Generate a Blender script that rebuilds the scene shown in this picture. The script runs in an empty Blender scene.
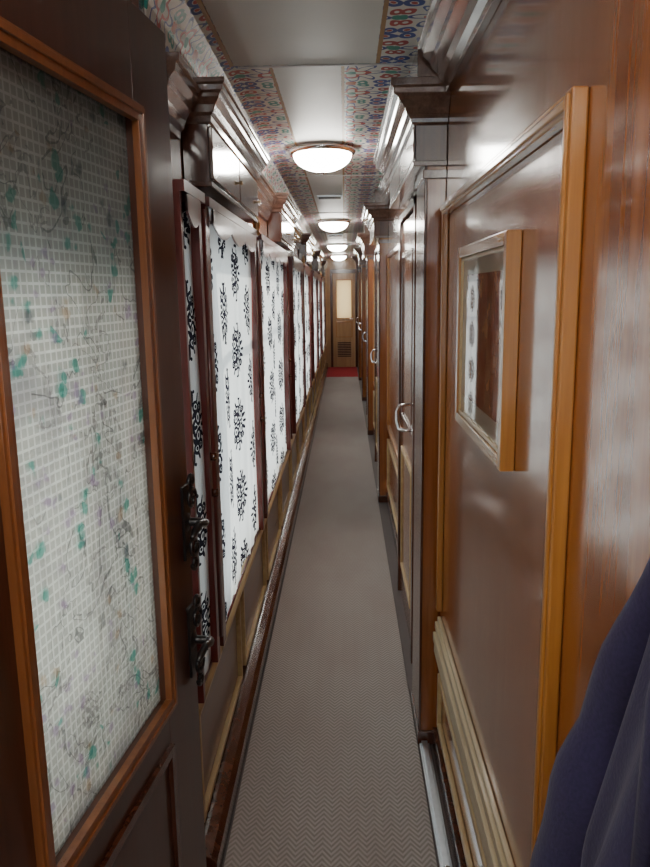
import bpy, math, random
from mathutils import Matrix, Vector
random.seed(3)
sc = bpy.context.scene
PI = math.pi

# ------------------------------------------------------------ node helpers
class S:
    def __init__(s, t, o): s.t=t; s.o=o
    def _m(s, op, b=None, c=None, rev=False):
        n=s.t.nodes.new('ShaderNodeMath'); n.operation=op
        args=[s,b,c]
        if rev: args=[b,s,c]
        for i,a in enumerate(args):
            if a is None: continue
            if isinstance(a,S): s.t.links.new(a.o,n.inputs[i])
            else: n.inputs[i].default_value=a
        return S(s.t,n.outputs[0])
    def __add__(s,b): return s._m('ADD',b)
    __radd__=__add__
    def __sub__(s,b): return s._m('SUBTRACT',b)
    def __rsub__(s,b): return s._m('SUBTRACT',b,rev=True)
    def __mul__(s,b): return s._m('MULTIPLY',b)
    __rmul__=__mul__
    def __truediv__(s,b): return s._m('DIVIDE',b)
    def gt(s,b): return s._m('GREATER_THAN',b)
    def lt(s,b): return s._m('LESS_THAN',b)
    def abs(s): return s._m('ABSOLUTE')
    def fl(s): return s._m('FLOOR')
    def fr(s): return s._m('FRACT')
    def sin(s): return s._m('SINE')
    def cos(s): return s._m('COSINE')
    def sqrt(s): return s._m('SQRT')
    def mod2(s): return (s*0.5).fr()*2.0
    def max(s,b): return s._m('MAXIMUM',b)
    def min(s,b): return s._m('MINIMUM',b)

class M:
    def __init__(s,name):
        s.m=bpy.data.materials.new(name); s.m.use_nodes=True
        s.t=s.m.node_tree; s.t.nodes.clear()
        s.out=s.t.nodes.new('ShaderNodeOutputMaterial')
    def pos(s, obj=False):
        if obj:
            g=s.t.nodes.new('ShaderNodeTexCoord'); o=g.outputs['Object']
        else:
            g=s.t.nodes.new('ShaderNodeNewGeometry'); o=g.outputs['Position']
        x=s.t.nodes.new('ShaderNodeSeparateXYZ'); s.t.links.new(o,x.inputs[0])
        return [S(s.t,x.outputs[i]) for i in range(3)]
    def vec(s,x,y,z):
        n=s.t.nodes.new('ShaderNodeCombineXYZ')
        for i,a in enumerate((x,y,z)):
            if isinstance(a,S): s.t.links.new(a.o,n.inputs[i])
            else: n.inputs[i].default_value=a
        return n.outputs[0]
    def noise(s,v,scale,detail=3,rough=.5,dist=0):
        n=s.t.nodes.new('ShaderNodeTexNoise'); s.t.links.new(v,n.inputs['Vector'])
        n.inputs['Scale'].default_value=scale; n.inputs['Detail'].default_value=detail
        n.inputs['Roughness'].default_value=rough; n.inputs['Distortion'].default_value=dist
        return S(s.t,n.outputs[0])
    def voro(s,v,scale):
        n=s.t.nodes.new('ShaderNodeTexVoronoi'); s.t.links.new(v,n.inputs['Vector'])
        n.inputs['Scale'].default_value=scale
        return S(s.t,n.outputs['Distance']), S(s.t,n.outputs['Color'])
    def mix(s,f,a,b):
        n=s.t.nodes.new('ShaderNodeMix'); n.data_type='RGBA'
        if isinstance(f,S): s.t.links.new(f.o,n.inputs[0])
        else: n.inputs[0].default_value=f
        for sock,v in ((n.inputs[6],a),(n.inputs[7],b)):
            if isinstance(v,S): s.t.links.new(v.o,sock)
            else: sock.default_value=(*v,1)
        return S(s.t,n.outputs[2])
    def smooth(s,v,a,b):
        n=s.t.nodes.new('ShaderNodeMapRange'); n.interpolation_type='SMOOTHSTEP'
        s.t.links.new(v.o,n.inputs[0]); n.inputs[1].default_value=a; n.inputs[2].default_value=b
        return S(s.t,n.outputs[0])
    def bump(s,h,strength,dist=.01):
        n=s.t.nodes.new('ShaderNodeBump'); s.t.links.new(h.o,n.inputs['Height'])
        n.inputs['Strength'].default_value=strength; n.inputs['Distance'].default_value=dist
        return n.outputs[0]
    def sh(s,kind,**kw):
        n=s.t.nodes.new(kind)
        for k,v in kw.items():
            i=n.inputs[k.replace('_',' ')]
            if isinstance(v,S): s.t.links.new(v.o,i)
            elif hasattr(v,'is_output'): s.t.links.new(v,i)
            elif isinstance(v,tuple): i.default_value=(*v,1)
            else: i.default_value=v
        return n.outputs[0]
    def mixs(s,f,a,b):
        n=s.t.nodes.new('ShaderNodeMixShader')
        if isinstance(f,S): s.t.links.new(f.o,n.inputs[0])
        else: n.inputs[0].default_value=f
        s.t.links.new(a,n.inputs[1]); s.t.links.new(b,n.inputs[2]); return n.outputs[0]
    def done(s,o): s.t.links.new(o,s.out.inputs[0]); return s.m

def wood(name,c1,c2,rough=.25,horiz=False,coat=.5,bs=.06,streak=1.0):
    m=M(name); x,y,z=m.pos()
    if horiz: v=m.vec(x*30,y*1.6,z*30)
    else: v=m.vec(x*22,y*22,z*1.1)
    a=m.noise(v,1.0,6,.6,.6); b=m.noise(v,6.0,3,.6)
    f=m.smooth(a*.75+b*.25,.28,.72)
    col=m.mix(f,c1,c2)
    bh=m.noise(m.vec(x*6,y*6,z*.6) if not horiz else m.vec(x*9,y*1,z*9),1.5,2)
    bh=bh*1.0+b*.06
    rf=a*.15+(rough-.07)
    return m.done(m.sh('ShaderNodeBsdfPrincipled',Base_Color=col,Roughness=rf,Normal=m.bump(bh,bs*streak,.02),Coat_Weight=coat,Coat_Roughness=.10))
def plain(name,c,rough=.5,metal=0,coat=0):
    m=M(name); x,y,z=m.pos()
    n=m.noise(m.vec(x,y,z),40,3)
    col=m.mix(n,tuple(k*.85 for k in c),tuple(min(1,k*1.1) for k in c))
    return m.done(m.sh('ShaderNodeBsdfPrincipled',Base_Color=col,Roughness=rough,Metallic=metal,Coat_Weight=coat))

MAHOG=wood('mahogany_veneer',(.205,.055,.012),(.35,.115,.028),.21,coat=.7,bs=.06)
DARK=wood('dark_mahogany',(.048,.014,.008),(.105,.032,.015),.22,coat=.6)
DOORW=wood('door_mahogany',(.050,.014,.008),(.090,.027,.013),.3,coat=.4)
DARKH=wood('dark_mahogany_moulding',(.095,.050,.036),(.19,.108,.080),.2,horiz=True,coat=1.0)
GOLD=wood('golden_teak_trim',(.36,.14,.028),(.53,.24,.058),.3)
GOLDH=wood('golden_teak_trim_long',(.46,.22,.07),(.66,.37,.14),.25,horiz=True,coat=.8)
TAN=wood('tan_moulding',(.44,.30,.14),(.58,.43,.22),.4,horiz=True,coat=.2)
CREAM=wood('cream_moulding',(.48,.38,.22),(.70,.59,.40),.4,horiz=True,coat=.3)
WAINS=wood('wainscot_mahogany',(.12,.048,.024),(.22,.094,.046),.3,horiz=True)
ENDW=wood('light_teak',(.40,.22,.085),(.58,.37,.17),.35)
MAROON=wood('maroon_lacquer',(.085,.012,.010),(.15,.024,.019),.3,coat=.5)
TRIMD=wood('door_bead_trim',(.17,.053,.015),(.28,.098,.030),.3)
BRASS=plain('aged_brass',(.55,.40,.20),.3,1)
CHROME=plain('chrome',(.75,.75,.75),.15,1)
ALU=plain('aluminium',(.65,.7,.75),.35,1)
BLACK=plain('black_iron',(.012,.011,.012),.35,0,.4)
DVINYL=plain('dark_vinyl',(.11,.085,.08),.6)
REDC=plain('red_carpet',(.35,.02,.03),.95)
WHITEP=plain('white_paint',(.7,.7,.7),.4)

# carpet herringbone
m=M('herringbone_carpet'); x,y,z=m.pos()
P=.05
tri=((x/P).fr()-.5).abs()*P*1.3
v=((y+tri)/.02).fr()
zz=m.smooth((v-.5).abs(),.10,.40)
n1=m.noise(m.vec(x,y,z),350,2); n2=m.noise(m.vec(x,y*.4,z),4,3)
col=m.mix(zz,(.26,.226,.208),(.47,.42,.39))
col=m.mix(n1*.5,col,(.355,.315,.292)); col=m.mix(m.smooth(n2,.35,.75)*.35,col,(.29,.22,.20))
CARPET=m.done(m.sh('ShaderNodeBsdfPrincipled',Base_Color=col,Roughness=.95,Normal=m.bump(zz+n1*.5,.4,.004)))

# ceiling
m=M('painted_ceiling'); x,y,z=m.pos()
cell=.24
w1_=(m.noise(m.vec(x,y,z),12,2)-.5)*.04; w2_=(m.noise(m.vec(x+4,y+7,z),12,2)-.5)*.04
xo=x+.33+(z-2.23)+w1_; yo=y+w2_
p=((xo/cell).fr()-.5).abs(); q=((yo/cell).fr()-.5).abs()
r=(p*p+q*q).sqrt(); th=q._m('ARCTAN2',p)
base=(.80,.79,.72)
ring=(r-(.30+.10*(th*8).cos())).abs().lt(.026)
ring2=(r-(.17+.06*(th*4+1.5).sin())).abs().lt(.030)
core=r.lt(.07)
def dd(cu,cv):
    a=p-cu; b=q-cv; return (a*a+b*b).sqrt()
c=m.mix((dd(.40,.40)-.075).abs().lt(.028),base,(.02,.06,.32))
c=m.mix(dd(.40,.40).lt(.035),c,(.52,.04,.02))
c=m.mix((dd(.44,.16)-.055).abs().lt(.024),c,(.46,.04,.03))
c=m.mix((dd(.16,.44)-.055).abs().lt(.024),c,(.02,.30,.25))
c=m.mix(dd(.47,.02).lt(.05),c,(.02,.32,.22)); c=m.mix(dd(.02,.47).lt(.05),c,(.55,.10,.03))
c=m.mix(ring,c,(.02,.06,.28)); c=m.mix(ring2,c,(.50,.04,.02)); c=m.mix(core,c,(.03,.34,.25))
near=y.lt(2.42)
wn=(x+.115).abs().lt(.215); wf=(x+.11).abs().lt(.105)
white=wn*near+wf*(1-near)
bn=((x+.115).abs()-.222).abs().lt(.006); bf=((x+.11).abs()-.111).abs().lt(.005)
bord=bn*near+bf*(1-near)
blot=m.noise(m.vec(x,y,z),5,3)
wc=m.mix(blot,(.76,.77,.72),(.86,.87,.82))
c=m.mix(white,c,wc); c=m.mix(bord,c,(.40,.22,.07))
CEIL=m.done(m.sh('ShaderNodeBsdfPrincipled',Base_Color=c,Roughness=.4))

# damask curtain
def curtain_mat(name, motif=True):
    m=M(name); x,y,z=m.pos()
    cw,ch=.28,.27
    if motif:
        wob=(m.noise(m.vec(x,y,z),24,2)-.5)*.010
        y2=y+wob; z2=z+(m.noise(m.vec(x+3,y,z+5),24,2)-.5)*.010
        u0=y2/cw; ci=u0.fl(); v0=z2/ch+ci.mod2()*.5
        u=(u0.fr()-.5).abs()*(cw*.92); v=(v0.fr()-.5)*(ch*1.28)
        mask=None
        def add(e):
            nonlocal mask
            mask=e if mask is None else mask.max(e)
        def dist(cu,cv): 
            a=u-cu; b=v-cv; return (a*a+b*b).sqrt()
        def ell(cu,cv,ru,rv,ang):
            ca,sa=math.cos(ang),math.sin(ang)
            a=((u-cu)*ca+(v-cv)*sa)/ru; b=((v-cv)*ca-(u-cu)*sa)/rv
            return (a*a+b*b).lt(1.0)
        r0=dist(0,0); th=v._m('ARCTAN2',u)
        add(r0.lt(.023+.009*(th*6).cos()))
        for sv in (1,-1):
            for cu,cv,R in ((.040,.030,.021),(.024,.070,.016),(.058,.062,.012)):
                d_=dist(cu,cv*sv); add((d_-R).abs().lt(.0055)); add(d_.lt(R*.42))
            add(ell(0,.100*sv,.010,.026,0)); add(ell(.012,.046*sv,.008,.019,-.6*sv))
            add(ell(.040,.094*sv,.008,.019,-.7*sv)); add(ell(.070,.028*sv,.017,.008,.6*sv))
            add(dist(.012,.120*sv).lt(.0065)); add(ell(.052,.008*sv,.013,.006,.3*sv))
        add(ell(.080,0,.013,.008,0))
    weave=m.noise(m.vec(x,y,z),500,1)
    base=m.mix(weave,(.68,.65,.61),(.78,.75,.70))
    c=m.mix(mask,base,(.022,.019,.025)) if motif else base
    d=m.sh('ShaderNodeBsdfDiffuse',Color=c); t=m.sh('ShaderNodeBsdfTranslucent',Color=c)
    return m.done(m.mixs(.5,d,t))
CURT=curtain_mat('damask_curtain_fabric'); SHEER=curtain_mat('white_sheer_fabric',False)

# door glass
m=M('etched_door_glass'); x,y,z=m.pos(obj=True)
g=.0165
gy=((y/g).fr()-.5).abs().gt(.38); gz=((z/g).fr()-.5).abs().gt(.38)
grid=gy.max(gz)
V=m.vec(x*0,y,z)
wy=(m.noise(V,40,2)-.5)*.03; wz=(m.noise(m.vec(x*0+3,y,z+2),40,2)-.5)*.03
V2=m.vec(x*0,y+wy,z+wz)
nd=m.noise(V,6,3,.6,.8)
line1=((m.noise(V,7,2,.5,1.5)-.5).abs()).lt(.009)*m.noise(V,4,1).gt(.48)
line2=((m.noise(V,15,3,.5,1.0)-.45).abs()).lt(.016)*m.noise(V,5,1).gt(.52)
teal=m.smooth(m.voro(V2,24)[0],.34,.22)*m.noise(V,6,1).gt(.52)
pur=m.smooth(m.voro(V2,29)[0],.32,.20)*m.noise(V,8,1).lt(.47)
gold=m.smooth(m.voro(m.vec(x*0,y+wz+.3,z+wy+.7),22)[0],.28,.16)*m.noise(V,5,1).gt(.52)
dk=m.smooth(m.voro(m.vec(x*0,y+wz+.9,z+wy+.1),13)[0],.22,.08)*m.noise(V,5,1).lt(.50)
c=m.mix(grid,(.66,.66,.62),(.95,.95,.91))
c=m.mix(m.smooth(nd,.45,.75)*.5,c,(.46,.44,.47))
c=m.mix(line1*.5,c,(.12,.12,.14)); c=m.mix(line2*.4,c,(.20,.17,.20))
c=m.mix(teal*.65,c,(.06,.45,.38)); c=m.mix(pur*.5,c,(.45,.30,.52)); c=m.mix(gold*.4,c,(.60,.38,.20)); c=m.mix(dk*.6,c,(.10,.14,.18))
top_shade=m.smooth(z,1.50,1.64)
c=m.mix(top_shade*.42,c,(.12,.16,.17))  # weaker light behind the upper pane, darkened into the glass colour
d=m.sh('ShaderNodeBsdfDiffuse',Color=c); t=m.sh('ShaderNodeBsdfTranslucent',Color=c)
tr=m.sh('ShaderNodeBsdfTransparent',Color=c)
a=m.mixs(.65,d,t); a=m.mixs(.48,a,tr)
gl=m.sh('ShaderNodeBsdfGlossy',Color=(.9,.9,.9),Roughness=.08)
ETCH=m.done(m.mixs(.06,a,gl))

m=M('clear_window_glass'); tr=m.sh('ShaderNodeBsdfTransparent',Color=(.93,.97,.97)); gl=m.sh('ShaderNodeBsdfGlossy',Color=(1.,1.,1.),Roughness=.02)
WGLASS=m.done(m.mixs(.06,tr,gl))
m=M('amber_frosted_glass'); tr=m.sh('ShaderNodeBsdfTranslucent',Color=(.90,.76,.52)); gl=m.sh('ShaderNodeBsdfDiffuse',Color=(.75,.62,.42))
AMBER=m.done(m.mixs(.3,tr,gl))

m=M('glazed_picture'); x,y,z=m.pos()
dy=(y-1.61).abs(); dz=(z-1.44).abs()
mat_=dy.gt(.20).max(dz.gt(.145))
art=m.mix(m.smooth(m.noise(m.vec(x,y,z),14,4),.35,.65),(.26,.08,.04),(.42,.22,.12))
c=m.mix(mat_,art,(.50,.42,.32))
d=m.sh('ShaderNodeBsdfDiffuse',Color=c); gl=m.sh('ShaderNodeBsdfGlossy',Color=(.9,.9,.9),Roughness=.02)
PICT=m.done(m.mixs(.45,d,gl))

m=M('lamp_diffuser_glass'); LAMPM=m.done(m.sh('ShaderNodeEmission',Color=(1.0,.975,.90),Strength=42.0))

m=M('navy_wool'); x,y,z=m.pos()
n=m.noise(m.vec(x,y,z),260,2); c=m.mix(n,(.007,.005,.030),(.022,.014,.062))
NAVY=m.done(m.sh('ShaderNodeBsdfPrincipled',Base_Color=c,Roughness=.95,Sheen_Weight=.05,Normal=m.bump(n,.3,.002)))

# ------------------------------------------------------------ mesh builder
class B:
    def __init__(s,name,bevel=.002):
        s.name=name; s.v=[]; s.f=[]; s.mi=[]; s.sm=[]; s.mats=[]; s.bevel=bevel
    def _mi(s,mat):
        if mat not in s.mats: s.mats.append(mat)
        return s.mats.index(mat)
    def add(s,vs,fs,mat,smooth=False,xf=None):
        o=len(s.v)
        if xf: vs=[tuple(xf@Vector(p)) for p in vs]
        s.v+=vs; i=s._mi(mat)
        for f in fs: s.f.append([o+k for k in f]); s.mi.append(i); s.sm.append(smooth)
    def box(s,x0,x1,y0,y1,z0,z1,mat):
        x0,x1=sorted((x0,x1)); y0,y1=sorted((y0,y1)); z0,z1=sorted((z0,z1))
        vs=[(x0,y0,z0),(x1,y0,z0),(x1,y1,z0),(x0,y1,z0),(x0,y0,z1),(x1,y0,z1),(x1,y1,z1),(x0,y1,z1)]
        s.add(vs,[(0,3,2,1),(4,5,6,7),(0,1,5,4),(1,2,6,5),(2,3,7,6),(3,0,4,7)],mat)
    def extr(s,prof,y0,y1,mat):
        n=len(prof); vs=[(a,y0,b) for a,b in prof]+[(a,y1,b) for a,b in prof]
        fs=[(i,(i+1)%n,n+(i+1)%n,n+i) for i in range(n)]+[tuple(range(n-1,-1,-1)),tuple(range(n,2*n))]
        s.add(vs,fs,mat)
    def lathe(s,c,prof,mat,axis='Z',seg=24,smooth=True):
        vs=[];fs=[]
        for r,h in prof:
            for k in range(seg):
                a=2*PI*k/seg; ca,sa=r*math.cos(a),r*math.sin(a)
                vs.append({'Z':(c[0]+ca,c[1]+sa,c[2]+h),'X':(c[0]+h,c[1]+ca,c[2]+sa),'Y':(c[0]+sa,c[1]+h,c[2]+ca)}[axis])
        for i in range(len(prof)-1):
            for k in range(seg):
                k2=(k+1)%seg; fs.append((i*seg+k,i*seg+k2,(i+1)*seg+k2,(i+1)*seg+k))
        fs.append(tuple(range(seg-1,-1,-1))); L=(len(prof)-1)*seg; fs.append(tuple(range(L,L+seg)))
        s.add(vs,fs,mat,smooth)
    def tube(s,pts,rad,mat,seg=10):
        pts=[Vector(p) for p in pts]; vs=[];fs=[]
        if not isinstance(rad,(list,tuple)): rad=[rad]*len(pts)
        prev=None
        for i,p in enumerate(pts):
            t=(pts[min(i+1,len(pts)-1)]-pts[max(i-1,0)]).normalized()
            if prev is None:
                up=Vector((0,0,1)) if abs(t.z)<.9 else Vector((1,0,0))
                n=t.cross(up).normalized()
            else: n=(prev-t*prev.dot(t)).normalized()
            prev=n; b=t.cross(n)
            for k in range(seg):
                a=2*PI*k/seg; vs.append(tuple(p+(n*math.cos(a)+b*math.sin(a))*rad[i]))
        for i in range(len(pts)-1):
            for k in range(seg):
                k2=(k+1)%seg; fs.append((i*seg+k,i*seg+k2,(i+1)*seg+k2,(i+1)*seg+k))
        fs.append(tuple(range(seg-1,-1,-1))); L=(len(pts)-1)*seg; fs.append(tuple(range(L,L+seg)))
        s.add(vs,fs,mat,True)
    def frame(s,xb,xf,y0,y1,z0,z1,w,mat,mat2=None):
        mat2=mat2 or mat
        s.box(xb,xf,y0,y0+w,z0,z1,mat); s.box(xb,xf,y1-w,y1,z0,z1,mat)
        s.box(xb,xf,y0+w,y1-w,z0,z0+w,mat2); s.box(xb,xf,y0+w,y1-w,z1-w,z1,mat2)
    def done(s,mw=None):
        me=bpy.data.meshes.new(s.name); me.from_pydata(s.v,[],s.f)
        for mt in s.mats: me.materials.append(mt)
        me.polygons.foreach_set('material_index',s.mi); me.polygons.foreach_set('use_smooth',s.sm)
        import bmesh
        bm=bmesh.new(); bm.from_mesh(me); bmesh.ops.recalc_face_normals(bm,faces=bm.faces); bm.to_mesh(me); bm.free()
        ob=bpy.data.objects.new(s.name,me); sc.collection.objects.link(ob)
        if mw: ob.matrix_world=mw
        if s.bevel:
            bv=ob.modifiers.new('bevel','BEVEL'); bv.width=s.bevel; bv.segments=2; bv.limit_method='ANGLE'; bv.angle_limit=math.radians(50)
        return ob

LEN=15.5; YB=-1.5; CH=2.23
XL=-.42; XR=.31
CABS=((2.02,3.05),(4.2,5.2),(7.0,8.0),(9.9,10.9),(12.9,13.9))

# ------------------------------------------------------------ shell
b=B('floor',0); b.box(-.68,.40,YB,LEN+.1,-.06,0,DVINYL); b.done()
b=B('carpet_runner',.003); b.box(-.345,.240,YB+.02,13.6,0.0,.008,CARPET); b.done()
b=B('red_carpet_runner',.003); b.box(-.345,.240,13.62,LEN-.08,0.0,.010,REDC); b.done()
b=B('ceiling',0); b.box(-.68,.40,YB,LEN+.1,CH,CH+.05,CEIL)
prof=[(-.33,CH+.001),(-.365,CH-.010),(-.395,CH-.035),(-.412,CH-.07),(XL+.001,CH-.12),(XL+.001,CH+.001)]
b.extr(prof,1.701,LEN-.001,CEIL); b.done()
b=B('trim_1',.002)
for yy in (1.15,2.42,4.6,6.7,8.9,11.1,13.2):
    b.box(-.32,.22,yy,yy+.012,CH-.004,CH-.0002,WHITEP)
b.done()

wins=[(2.08,3.08),(3.33,4.75),(5.40,6.60),(6.82,8.0),(8.90,10.1),(10.32,11.5),(12.4,13.8)]
w1=(1.74,1.90)
W=[w1]+wins
b=B('wall_left',0)
b.box(XL-.1,XL,1.70,LEN,0,.56,WAINS)
b.box(XL-.1,XL,1.70,LEN,1.71,CH,MAHOG)
prev=1.70
for a,c in W:
    b.box(XL-.1,XL,prev,a+.02,.56,1.71,MAHOG); prev=c-.02
b.box(XL-.1,XL,prev,LEN,.56,1.71,MAHOG)
b.box(-.66,-.60,YB,1.70,0,.70,MAHOG); b.box(-.66,-.60,YB,1.70,1.68,CH,MAHOG)
b.box(-.66,-.60,YB,.45,.70,1.68,MAHOG); b.box(-.66,-.60,1.60,1.70,.70,1.68,MAHOG)
b.box(-.60,XL,1.66,1.70,0,CH,DARK)
b.box(-.66,-.52,1.66,1.70,0,CH,DARK)
b.done()
def window(i,y0,y1,z0,z1,x):
    b=B('window_%d'%i,.001)
    b.frame(x-.02,x+.02,y0,y1,z0,z1,.03,ALU)
    b.box(x-.015,x+.015,y0+.03,y1-.03,(z0+z1)*.5+.25,(z0+z1)*.5+.27,ALU)
    b.box(x-.003,x+.003,y0+.03,y1-.03,z0+.03,z1-.03,WGLASS)
    b.done()
for i,(a,c) in enumerate(W): window(i+1,a+.02,c-.02,.56,1.71,XL-.06)
window(len(W)+1,.45,1.60,.70,1.68,-.63)

def cloth(b,x,y0,y1,z0,z1,amp,wl,mat,seed=0,broad=0):
    ny=max(40,int((y1-y0)/.006)); nz=40; vs=[];fs=[]
    for j in range(nz+1):
        t=j/nz
        for i in range(ny+1):
            yy=y0+(y1-y0)*i/ny
            ph=2*PI*yy/wl+seed
            A=amp*(.7+.3*math.sin(yy*9+seed))*(1-.15*t)
            warp=.9*math.sin(yy*8+seed)+.35*math.sin(yy*3+t*2.5)
            xx=x+A*math.sin(ph+warp)+amp*.18*math.sin(ph*2.3+t*3+seed)+.003*max(0,t-.88)/.12*math.sin(ph*4)
            xx+=broad*math.sin(2*PI*yy/.62+seed*2+.8*t)*math.sin(PI*min(1,t*1.05+.1))
            zb=z0+.012*math.sin(ph*.35+1)+.004*math.sin(ph)
            ze=z1+.004*math.sin(ph*2)
            vs.append((xx,yy,zb+(ze-zb)*t))
    for j in range(nz):
        for i in range(ny):
            k=j*(ny+1)+i; fs.append((k,k+1,k+ny+2,k+ny+1))
    b.add(vs,fs,mat,True)

def fancurtain(y0,y1,i):
    b=B('window_curtain',0)
    cloth(b,XL+.036,y0-.012,y1+.012,.545,1.745,.0036,.115,CURT,i*1.7,.011)
    fx0,fx1=XL+.0005,XL+.012
    ya=y0-.035 if i==0 else y0-.065
    b.box(fx0,fx1,ya,y0,.53,1.775,MAROON)
    b.box(fx0,fx1,y1,y1+.055,.53,1.775,MAROON)
    b.box(XL+.012,XL+.056,ya,y0-.016,.53,1.775,MAROON)
    b.box(XL+.012,XL+.056,y1+.016,y1+.055,.53,1.775,MAROON)
    n=max(1,round((y1-y0)/.3)); seg=14
    st=(y1-y0)/n
    for k in range(n):
        pts=[]
        for q in range(seg+1):
            t=q/seg; pts.append((y0+st*(k+t),1.735-.03*math.sin(PI*t)))
        vs=[];fs=[]
        for X in (XL+.060,XL+.066):
            for (yy,zz) in pts: vs.append((X,yy,zz))
            for (yy,zz) in pts: vs.append((X,yy,1.775))
        N=seg+1
        for q in range(seg):
            fs.append((q,q+1,N+q+1,N+q)); fs.append((2*N+q,3*N+q,3*N+q+1,2*N+q+1)); fs.append((q,2*N+q,2*N+q+1,q+1))
            fs.append((N+q,N+q+1,3*N+q+1,3*N+q))
        b.add(vs,fs,MAROON)
    b.box(fx0,XL+.067,ya,y1+.055,1.775,1.80,MAROON)
    X=XL+.064; yy=y1+.035
    b.lathe((X,yy,.60),[(.0055,0),(.0055,1.16)],MAROON,seg=12)
    if not any(a-.1<yy<c+.03 for a,c in CABS):
        b.lathe((X,yy,1.78),[(.010,0),(.015,.008),(.008,.018),(.014,.032),(.016,.045),(.009,.06),(.004,.078),(.001,.09)],BRASS,seg=14)
    for zz in (1.02,1.12):
        b.box(XL+.050,X,yy-.005,yy+.005,zz-.006,zz+.006,MAROON)
        b.lathe((X,yy,zz-.010),[(.009,0),(.009,.020)],DARK,seg=12)
    b.lathe((XL+.036,y0-.01,.533),[(.005,0),(.005,y1-y0+.02)],MAROON,axis='Y',seg=10)
    b.done()
for i,(a,c) in enumerate(W): fancurtain(a,c,i)
b=B('sheer_curtain',0); cloth(b,-.572,.42,1.62,.66,1.72,.012,.07,SHEER,2)
b.lathe((-.572,.40,1.725),[(.007,0),(.007,1.24)],BRASS,axis='Y',seg=12); b.done()

b=B('trim_2',.003)
b.extr([(XL,.475),(XL+.02,.475),(XL+.026,.487),(XL+.045,.495),(XL+.048,.51),(XL+.04,.52),(XL,.52)],1.70,LEN,TAN); b.done()
b=B('trim_3',.003)
y=1.78; k=0
while y<LEN-.6:
    L=.78
    b.box(XL+.0005,XL+.012,y+.03,y+L-.03,.15,.435,WAINS)
    b.frame(XL+.0005,XL+.026,y,y+L,.125,.455,.018,TAN)
    y+=L+.09
b.done()
b=B('baseboard_left',.003); b.extr([(XL,0),(XL+.07,0),(XL+.07,.07),(XL+.055,.085),(XL+.03,.095),(XL,.10)],1.70,LEN,DARK); b.done()

def crown_prof(xw,sg,d,zt,h):
    pts=[(0,0),(d*.18,0),(d*.2,h*.12),(d*.34,h*.2),(d*.42,h*.36),(d*.62,h*.5),(d*.66,h*.6),(d*.86,h*.72),(d*.9,h*.84),(d,h*.88),(d,h),(0,h)]
    return [(xw+sg*a,zt-h+c) for a,c in pts]
b=B('trim_4',.0015)
edges=[1.70]+[v for a,c in CABS for v in (a-.07,c+.07)]+[LEN]
for a,c in zip(edges[::2],edges[1::2]): b.extr(crown_prof(XL,1,.07,2.06,.13),a,c,DARKH)
b.done()
b=B('trim_5',.0015); b.box(-.60,-.555,YB,1.66,2.09,CH,DARK); b.extr(crown_prof(-.555,1,.085,CH,.14),YB,1.66,DARKH); b.done()

def mitred(b,cp,xb,xf,sg,y0,y1,mat):
    vs=[];fs=[]
    for e,z in cp: vs+=[(xb,y0-e,z),(xf+sg*e,y0-e,z),(xf+sg*e,y1+e,z),(xb,y1+e,z)]
    for k in range(len(cp)-1):
        for q in range(3): fs.append((k*4+q,k*4+q+1,k*4+q+5,k*4+q+4))
        fs.append((k*4+3,k*4,k*4+4,k*4+7))
    fs.append((3,2,1,0)); L=(len(cp)-1)*4; fs.append((L,L+1,L+2,L+3))
    b.add(vs,fs,mat)

def cabinet(y0,y1):
    b=B('overhead_cabinet',.002)
    xf=-.350; xb=XL+.002
    b.box(xb,xf,y0,y1,1.835,1.985,DARK)
    b.box(xb,xf+.006,y0-.006,y1+.006,1.825,1.840,DARK)
    n=2; st=(y1-y0)/n
    for k in range(n):
        ya,yb=y0+st*k+.008,y0+st*(k+1)-.008
        b.box(xf,xf+.010,ya,yb,1.846,1.975,DARKH)
        b.lathe((xf+.010,yb-.03,1.90),[(.004,0),(.004,.006),(.007,.009),(.007,.013),(.003,.015)],BRASS,axis='X',seg=12)
    cp=[(.004,1.98),(.010,1.985),(.012,1.998),(.020,2.006),(.026,2.022),(.038,2.038),(.041,2.046),(.048,2.052),(.050,2.064),(.056,2.068),(.056,2.080)]
    mitred(b,cp,xb,xf,1,y0,y1,DARKH)
    b.done()
for a,c in CABS: cabinet(a,c)

# ------------------------------------------------------------ right wall
b=B('wall_right',0)
b.box(XR,XR+.06,YB,LEN,0,CH,MAHOG); b.done()
b=B('trim_6',.0015); b.extr(crown_prof(XR,-1,.10,CH,.13)[::-1],YB,2.24,DARKH); b.done()
b=B('trim_7',.003)
x1=XR
py0,py1,pz1=1.0,2.30,1.80
b.box(x1-.022,x1-.0005,py0,py0+.030,.52,pz1,GOLD); b.box(x1-.027,x1-.02,py0+.008,py0+.02,.52,pz1-.006,GOLD)
b.box(x1-.018,x1-.0005,py1-.03,py1,.52,pz1,GOLD)
b.box(x1-.022,x1-.0005,py0+.030,py1-.03,pz1-.030,pz1,GOLDH); b.box(x1-.027,x1-.02,py0+.02,py1-.03,pz1-.024,pz1-.010,GOLDH)
b.done()
b=B('trim_8',.003)
for za,zb,d in ((.345,.365,.012),(.365,.395,.022),(.395,.407,.014),(.407,.438,.026),(.438,.450,.014),(.450,.475,.020),(.475,.492,.012)):
    b.box(x1-d,x1-.0005,.35,2.30,za,zb,CREAM)
b.frame(x1-.014,x1-.0005,.40,2.26,.12,.31,.02,TAN)
b.done()
b=B('baseboard_right',.002); b.box(XR-.02,XR-.0005,YB,2.32,0,.075,DARK)
b.box(XR-.012,XR-.0005,2.62,LEN,0,.075,DARK); b.done()
b=B('threshold_strip',.002); b.box(.246,.280,1.75,2.32,0,.014,ALU); b.box(.253,.273,1.75,2.32,.014,.024,ALU)
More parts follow.
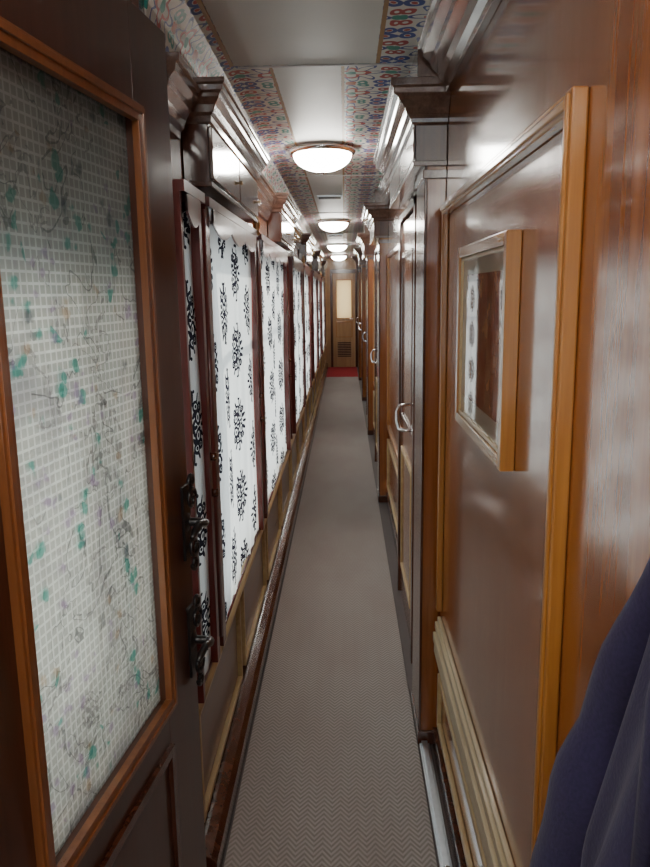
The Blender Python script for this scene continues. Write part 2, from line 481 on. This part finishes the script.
b.lathe((.262,1.735,.014),[(.011,-.01),(.013,0),(.013,.012),(.008,.018)],CHROME,seg=14); b.done()

b=B('framed_picture',.0025)
pf0,pf1=1.335,1.90; z0,z1=1.220,1.652; xo=.283
b.box(xo+.014,XR-.0005,pf0+.035,pf1-.035,z0+.035,z1-.035,GOLD)
b.box(xo+.0105,xo+.0139,pf0+.028,pf1-.028,z0+.028,z1-.028,PICT)
b.frame(xo,XR-.0005,pf0,pf1,z0,z1,.024,GOLD,GOLDH)
b.frame(xo+.005,xo+.012,pf0+.0245,pf1-.0245,z0+.0245,z1-.0245,.008,TAN)
b.done()

pil=[2.34,5.35,8.0,10.6,13.1]
PF=.25
for i,py in enumerate(pil):
    b=B('pilaster',.002)
    b.box(PF+.002,XR-.0005,py,py+.24,0,1.92,MAHOG)
    b.box(PF-.006,PF+.002,py-.004,py+.244,0,1.925,DARK)
    b.box(PF-.009,XR-.0005,py-.010,py+.25,0,.05,DARK)
    b.box(PF-.012,XR-.0005,py-.012,py+.252,1.88,1.905,DARKH)
    L=1.15 if i==0 else .8
    xf=.215; ya0=py-.01; ya1=py+L
    b.box(xf,XR-.0005,ya0,ya1,1.925,2.04,DARK)
    b.box(xf-.007,XR-.0005,ya0-.008,ya1+.008,1.915,1.930,DARKH)
    n=2; st=(ya1-ya0)/n
    for k in range(n):
        b.box(xf-.006,xf,ya0+st*k+.008,ya0+st*(k+1)-.008,1.938,2.03,DARKH)
    cp=[(.004,2.030),(.014,2.035),(.016,2.047),(.028,2.057),(.034,2.073),(.052,2.091),(.056,2.099),(.068,2.105),(.070,2.121),(.078,2.125),(.078,2.145)]
    xw=XR-.0005
    mitred(b,cp,xw,xf,-1,ya0,ya1,DARKH)
    b.box(.212,xw,ya0-.076,ya1+.05,2.145,CH-.001,DARKH)
    b.done()
    nx=pil[i+1] if i+1<len(pil) else LEN-.1
    d0=py+.62; k=0
    b=B('door_%d'%(i+1),.002)
    d1=d0+.72
    xf=XR-.03
    b.box(xf,XR-.0005,d0,d1,.01,1.86,MAHOG)
    b.frame(xf-.008,xf,d0+.09,d1-.09,.95,1.72,.02,DARK)
    b.frame(xf-.008,xf,d0+.09,d1-.09,.18,.80,.02,TAN)
    b.box(xf-.012,XR-.0005,d0-.06,d0-.002,0,1.90,DARK); b.box(xf-.012,XR-.0005,d1+.002,d1+.06,0,1.90,DARK); b.box(xf-.012,XR-.0005,d0-.06,d1+.06,1.87,1.90,DARK)
    hz=.98; hy=d0+.07
    b.lathe((xf,hy,hz),[(.026,0),(.026,-.004),(.020,-.008)],CHROME,axis='X',seg=20)
    b.tube([(xf,hy,hz),(xf-.035,hy,hz),(xf-.055,hy+.01,hz+.004),(xf-.062,hy+.04,hz+.03),(xf-.062,hy+.06,hz+.07),(xf-.050,hy+.07,hz+.095),(xf,hy+.07,hz+.10)],[.008,.008,.009,.009,.008,.007,.007],CHROME,12)
    b.box(xf-.003,xf,hy-.018,hy+.018,hz-.11,hz-.04,CHROME)
    b.done()
    if nx-d1>1.0:
        b=B('trim_%d'%(20+i),.002)
        b.frame(XR-.012,XR-.0005,d1+.14,nx-.08,.58,1.80,.025,GOLD); b.frame(XR-.012,XR-.0005,d1+.14,nx-.08,.14,.5,.02,TAN)
        b.done()
b=B('trim_9',.0015)
for i,py in enumerate(pil):
    a=py+(1.15 if i==0 else .8)+.10; c=(pil[i+1] if i+1<len(pil) else LEN)-.11
    b.extr(crown_prof(XR,-1,.08,CH,.10)[::-1],a,c,DARKH)
b.done()

# end wall and door, its pane and opening added for a warm glow
b=B('wall_end',0)
b.box(-.52,-.16,LEN,LEN+.08,0,CH,ENDW); b.box(.14,.40,LEN,LEN+.08,0,CH,ENDW)
b.box(-.16,.14,LEN,LEN+.08,0,1.02,ENDW); b.box(-.16,.14,LEN,LEN+.08,1.78,CH,ENDW); b.done()
b=B('wall_back',0)
b.box(-.66,.37,YB-.06,YB,0,.9,MAHOG); b.box(-.66,.37,YB-.06,YB,1.95,CH,MAHOG)
b.box(-.66,-.45,YB-.06,YB,.9,1.95,MAHOG); b.box(.20,.37,YB-.06,YB,.9,1.95,MAHOG); b.done()
b=B('window_%d'%(len(W)+2),.001)  # unseen rear window, added to brighten the vestibule
for (xa,xb,za,zb) in ((-.45,-.42,.9,1.95),(.17,.20,.9,1.95),(-.42,.17,.9,.93),(-.42,.17,1.92,1.95)): b.box(xa,xb,YB-.05,YB-.01,za,zb,ALU)
b.box(-.42,.17,YB-.033,YB-.027,.93,1.92,WGLASS); b.done()
b=B('door_%d'%(len(pil)+1),.004)
e0=LEN-.035; e1=LEN-.0005
b.box(-.24,-.16,e0,e1,.012,1.92,ENDW); b.box(.14,.22,e0,e1,.012,1.92,ENDW)
b.box(-.16,.14,e0,e1,.012,1.02,ENDW); b.box(-.16,.14,e0,e1,1.78,1.92,ENDW)
b.box(-.16,.14,e0+.012,e0+.018,1.02,1.78,AMBER)
b.box(-.29,-.242,e0-.02,e1,.0,2.0,DARK); b.box(.222,.27,e0-.02,e1,.0,2.0,DARK); b.box(-.242,.222,e0-.02,e1,1.925,2.0,DARK)
for (za,zb) in ((1.0,1.8),(.62,.95)):
    for (xa,xb) in ((-.18,.16),):
        b.box(xa,xa+.02,e0-.01,e0,za,zb,GOLD); b.box(xb-.02,xb,e0-.01,e0,za,zb,GOLD)
        b.box(xa+.02,xb-.02,e0-.01,e0,za,za+.02,GOLD); b.box(xa+.02,xb-.02,e0-.01,e0,zb-.02,zb,GOLD)
for k in range(9):
    z=.22+k*.035; b.box(-.15,.13,e0-.012,e0,z,z+.02,DARK)
b.tube([(.18,e0,1.0),(.18,e0-.04,1.0),(.10,e0-.045,1.0)],.009,CHROME)
b.done()

def lamp(y,w=.155):
    b=B('ceiling_light',0)
    X=-.10
    b.lathe((X,y,CH),[(w,-.0005),(w+.008,-.012),(w+.004,-.026),(w-.014,-.032)],CHROME,seg=40)
    prof=[]
    for k in range(11):
        a=k/10*PI/2; prof.append((max(.001,(w-.014)*math.cos(a)),-.030-.080*math.sin(a)))
    b.lathe((X,y,CH),prof,LAMPM,seg=40)
    b.lathe((X,y,CH-.109),[(.008,.002),(.010,-.004),(.005,-.012),(.001,-.014)],CHROME,seg=14)
    b.done()
for yy in (3.75,7.4,11.0,14.2,.25,-1.0): lamp(yy)  # end lamp and both out-of-view lamps are added to brighten the corridor
for yy in (5.5,9.2):
    b=B('ceiling_vent',.002)
    b.box(-.19,-.01,yy,yy+.12,CH-.012,CH-.0005,ALU)
    for k in range(5): b.box(-.18,-.02,yy+.012+k*.021,yy+.024+k*.021,CH-.018,CH-.012,BLACK)
    b.done()

# ------------------------------------------------------------ foreground glass door
b=B('glazed_door',.003)
T=.04; L=.84
gy0,gy1,gz0,gz1=-.695,-.19,.70,1.87
b.box(-T,0,-L,gy0,.012,2.07,DOORW); b.box(-T,0,gy1,0,.012,2.07,DOORW)
b.box(-T,0,gy0,gy1,.012,gz0,DOORW); b.box(-T,0,gy0,gy1,gz1,2.07,DOORW)
for xa,xb in ((-.002,.012),(-T-.012,-T+.002)):
    b.frame(xa,xb,gy0-.022,gy1+.022,gz0-.022,gz1+.022,.030,TRIMD)
    b.frame(xa-(0.004 if xa<-.01 else -.004),xb+(0.004 if xa>-.01 else -.004),gy0-.016,gy1+.016,gz0-.016,gz1+.016,.010,TRIMD)
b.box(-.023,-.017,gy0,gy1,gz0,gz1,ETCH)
b.frame(0,.010,gy0,gy1,.15,.60,.02,DARK)
def scroll(cy,cz,sg,sz,R):
    pts=[];rr=[]
    for k in range(26):
        t=k/25; a=t*3.2*PI; r=R*(1-t*.82)
        pts.append((.018,cy+sg*(r*math.cos(a)),cz+sz*(r*math.sin(a)))); rr.append(.0055*(1-.5*t))
    b.tube(pts,rr,BLACK,8)
for hz in (1.045,.76):
    b.box(0,.006,-.05,-.006,hz-.085,hz+.085,BLACK)
    for sz in (1,-1):
        scroll(-.028,hz+sz*.055,1,sz,.026); scroll(-.028,hz+sz*.095,-1,sz,.016)
    b.lathe((.0,-.026,hz),[(.022,0),(.022,.006),(.010,.012),(.010,.045)],BLACK,axis='X',seg=18)
    b.tube([(.045,-.026,hz),(.05,-.045,hz+.004),(.05,-.075,hz+.012),(.046,-.10,hz+.002),(.044,-.115,hz-.008)],[.010,.010,.008,.009,.005],BLACK,10)
ang=math.radians(-6.8)
b.done(Matrix.Translation((-.36,1.62,0))@Matrix.Rotation(ang,4,'Z'))

# ------------------------------------------------------------ navy jacket on hook
b=B('navy_jacket',0)
vs=[];fs=[];nz=44;na=48
for j in range(nz+1):
    t=j/nz; z=1.43-.88*t
    w=.05+.13*min(1,(t/.14))**.6+.03*t; p=.02+.090*min(1,t/.42)+.02*t
    for i in range(na+1):
        ph=PI*i/na
        rip=1+.10*math.sin(ph*11+t*2)*min(1,t*2)
        yy=.44+w*math.cos(ph); xx=.302-p*(math.sin(ph)**.7)*rip
        vs.append((xx,yy,z))
for j in range(nz):
    for i in range(na):
        k=j*(na+1)+i; fs.append((k,k+1,k+na+2,k+na+1))
b.add(vs,fs,NAVY,True)
for sg in (1,-1):
    pts=[];rr=[]
    for k in range(30):
        t=k/29
        r_=.014+.038*min(1,t*1.9)+.002*math.sin(t*33)*min(1,t*3)
        pts.append((.303-r_-.026*t,.44+sg*(.12+.08*min(1,t*3.2)**.8+.01*t),1.415-.05*min(1,t*3)-.66*t)); rr.append(r_)
    b.tube(pts,rr,NAVY,18)
    b.tube([(.27,.44+sg*.03,1.43),(.252,.44+sg*.055,1.37),(.228,.44+sg*.045,1.26),(.20,.44+sg*.01,1.10)],[.014,.018,.016,.007],NAVY,12)
b.tube([(.28,.37,1.415),(.262,.39,1.435),(.255,.44,1.44),(.262,.49,1.435),(.28,.51,1.415)],.016,NAVY,12)
for k in range(4): b.lathe((.190-.004*k,.44,1.04-.12*k),[(.010,.006),(.010,-.003),(.004,-.005)],BLACK,axis='X',seg=14)
b.tube([(.303,.44,1.50),(.28,.44,1.49),(.265,.44,1.47),(.27,.44,1.455),(.285,.44,1.46)],.005,BRASS,10)
b.done()

# ------------------------------------------------------------ light
w=bpy.data.worlds.new('sky'); sc.world=w; w.use_nodes=True
bg=w.node_tree.nodes['Background']; bg.inputs[0].default_value=(.84,.92,1,1); bg.inputs[1].default_value=4.5
sl=bpy.data.lights.new('sun','SUN'); sl.energy=10; sl.angle=math.radians(3); sl.color=(1,.97,.92)
so=bpy.data.objects.new('sun',sl); sc.collection.objects.link(so)
d=Vector((1,1.1,-.6)).normalized(); so.rotation_euler=d.to_track_quat('-Z','Y').to_euler()
so.location=(-4,2,4)

# ------------------------------------------------------------ camera
F=740.0
cam=bpy.data.cameras.new('camera'); co=bpy.data.objects.new('camera',cam); sc.collection.objects.link(co)
cam.sensor_fit='VERTICAL'; cam.sensor_height=36; cam.lens=F/867*36; cam.clip_start=.02
pitch=math.atan(141.5/F); yaw=math.atan(21/F)
R=Matrix.Rotation(yaw,4,'Z')@Matrix.Rotation(PI/2-pitch,4,'X')@Matrix.Rotation(math.radians(-.8),4,'Z')
co.matrix_world=Matrix.Translation((0,0,1.55))@R
sc.camera=co
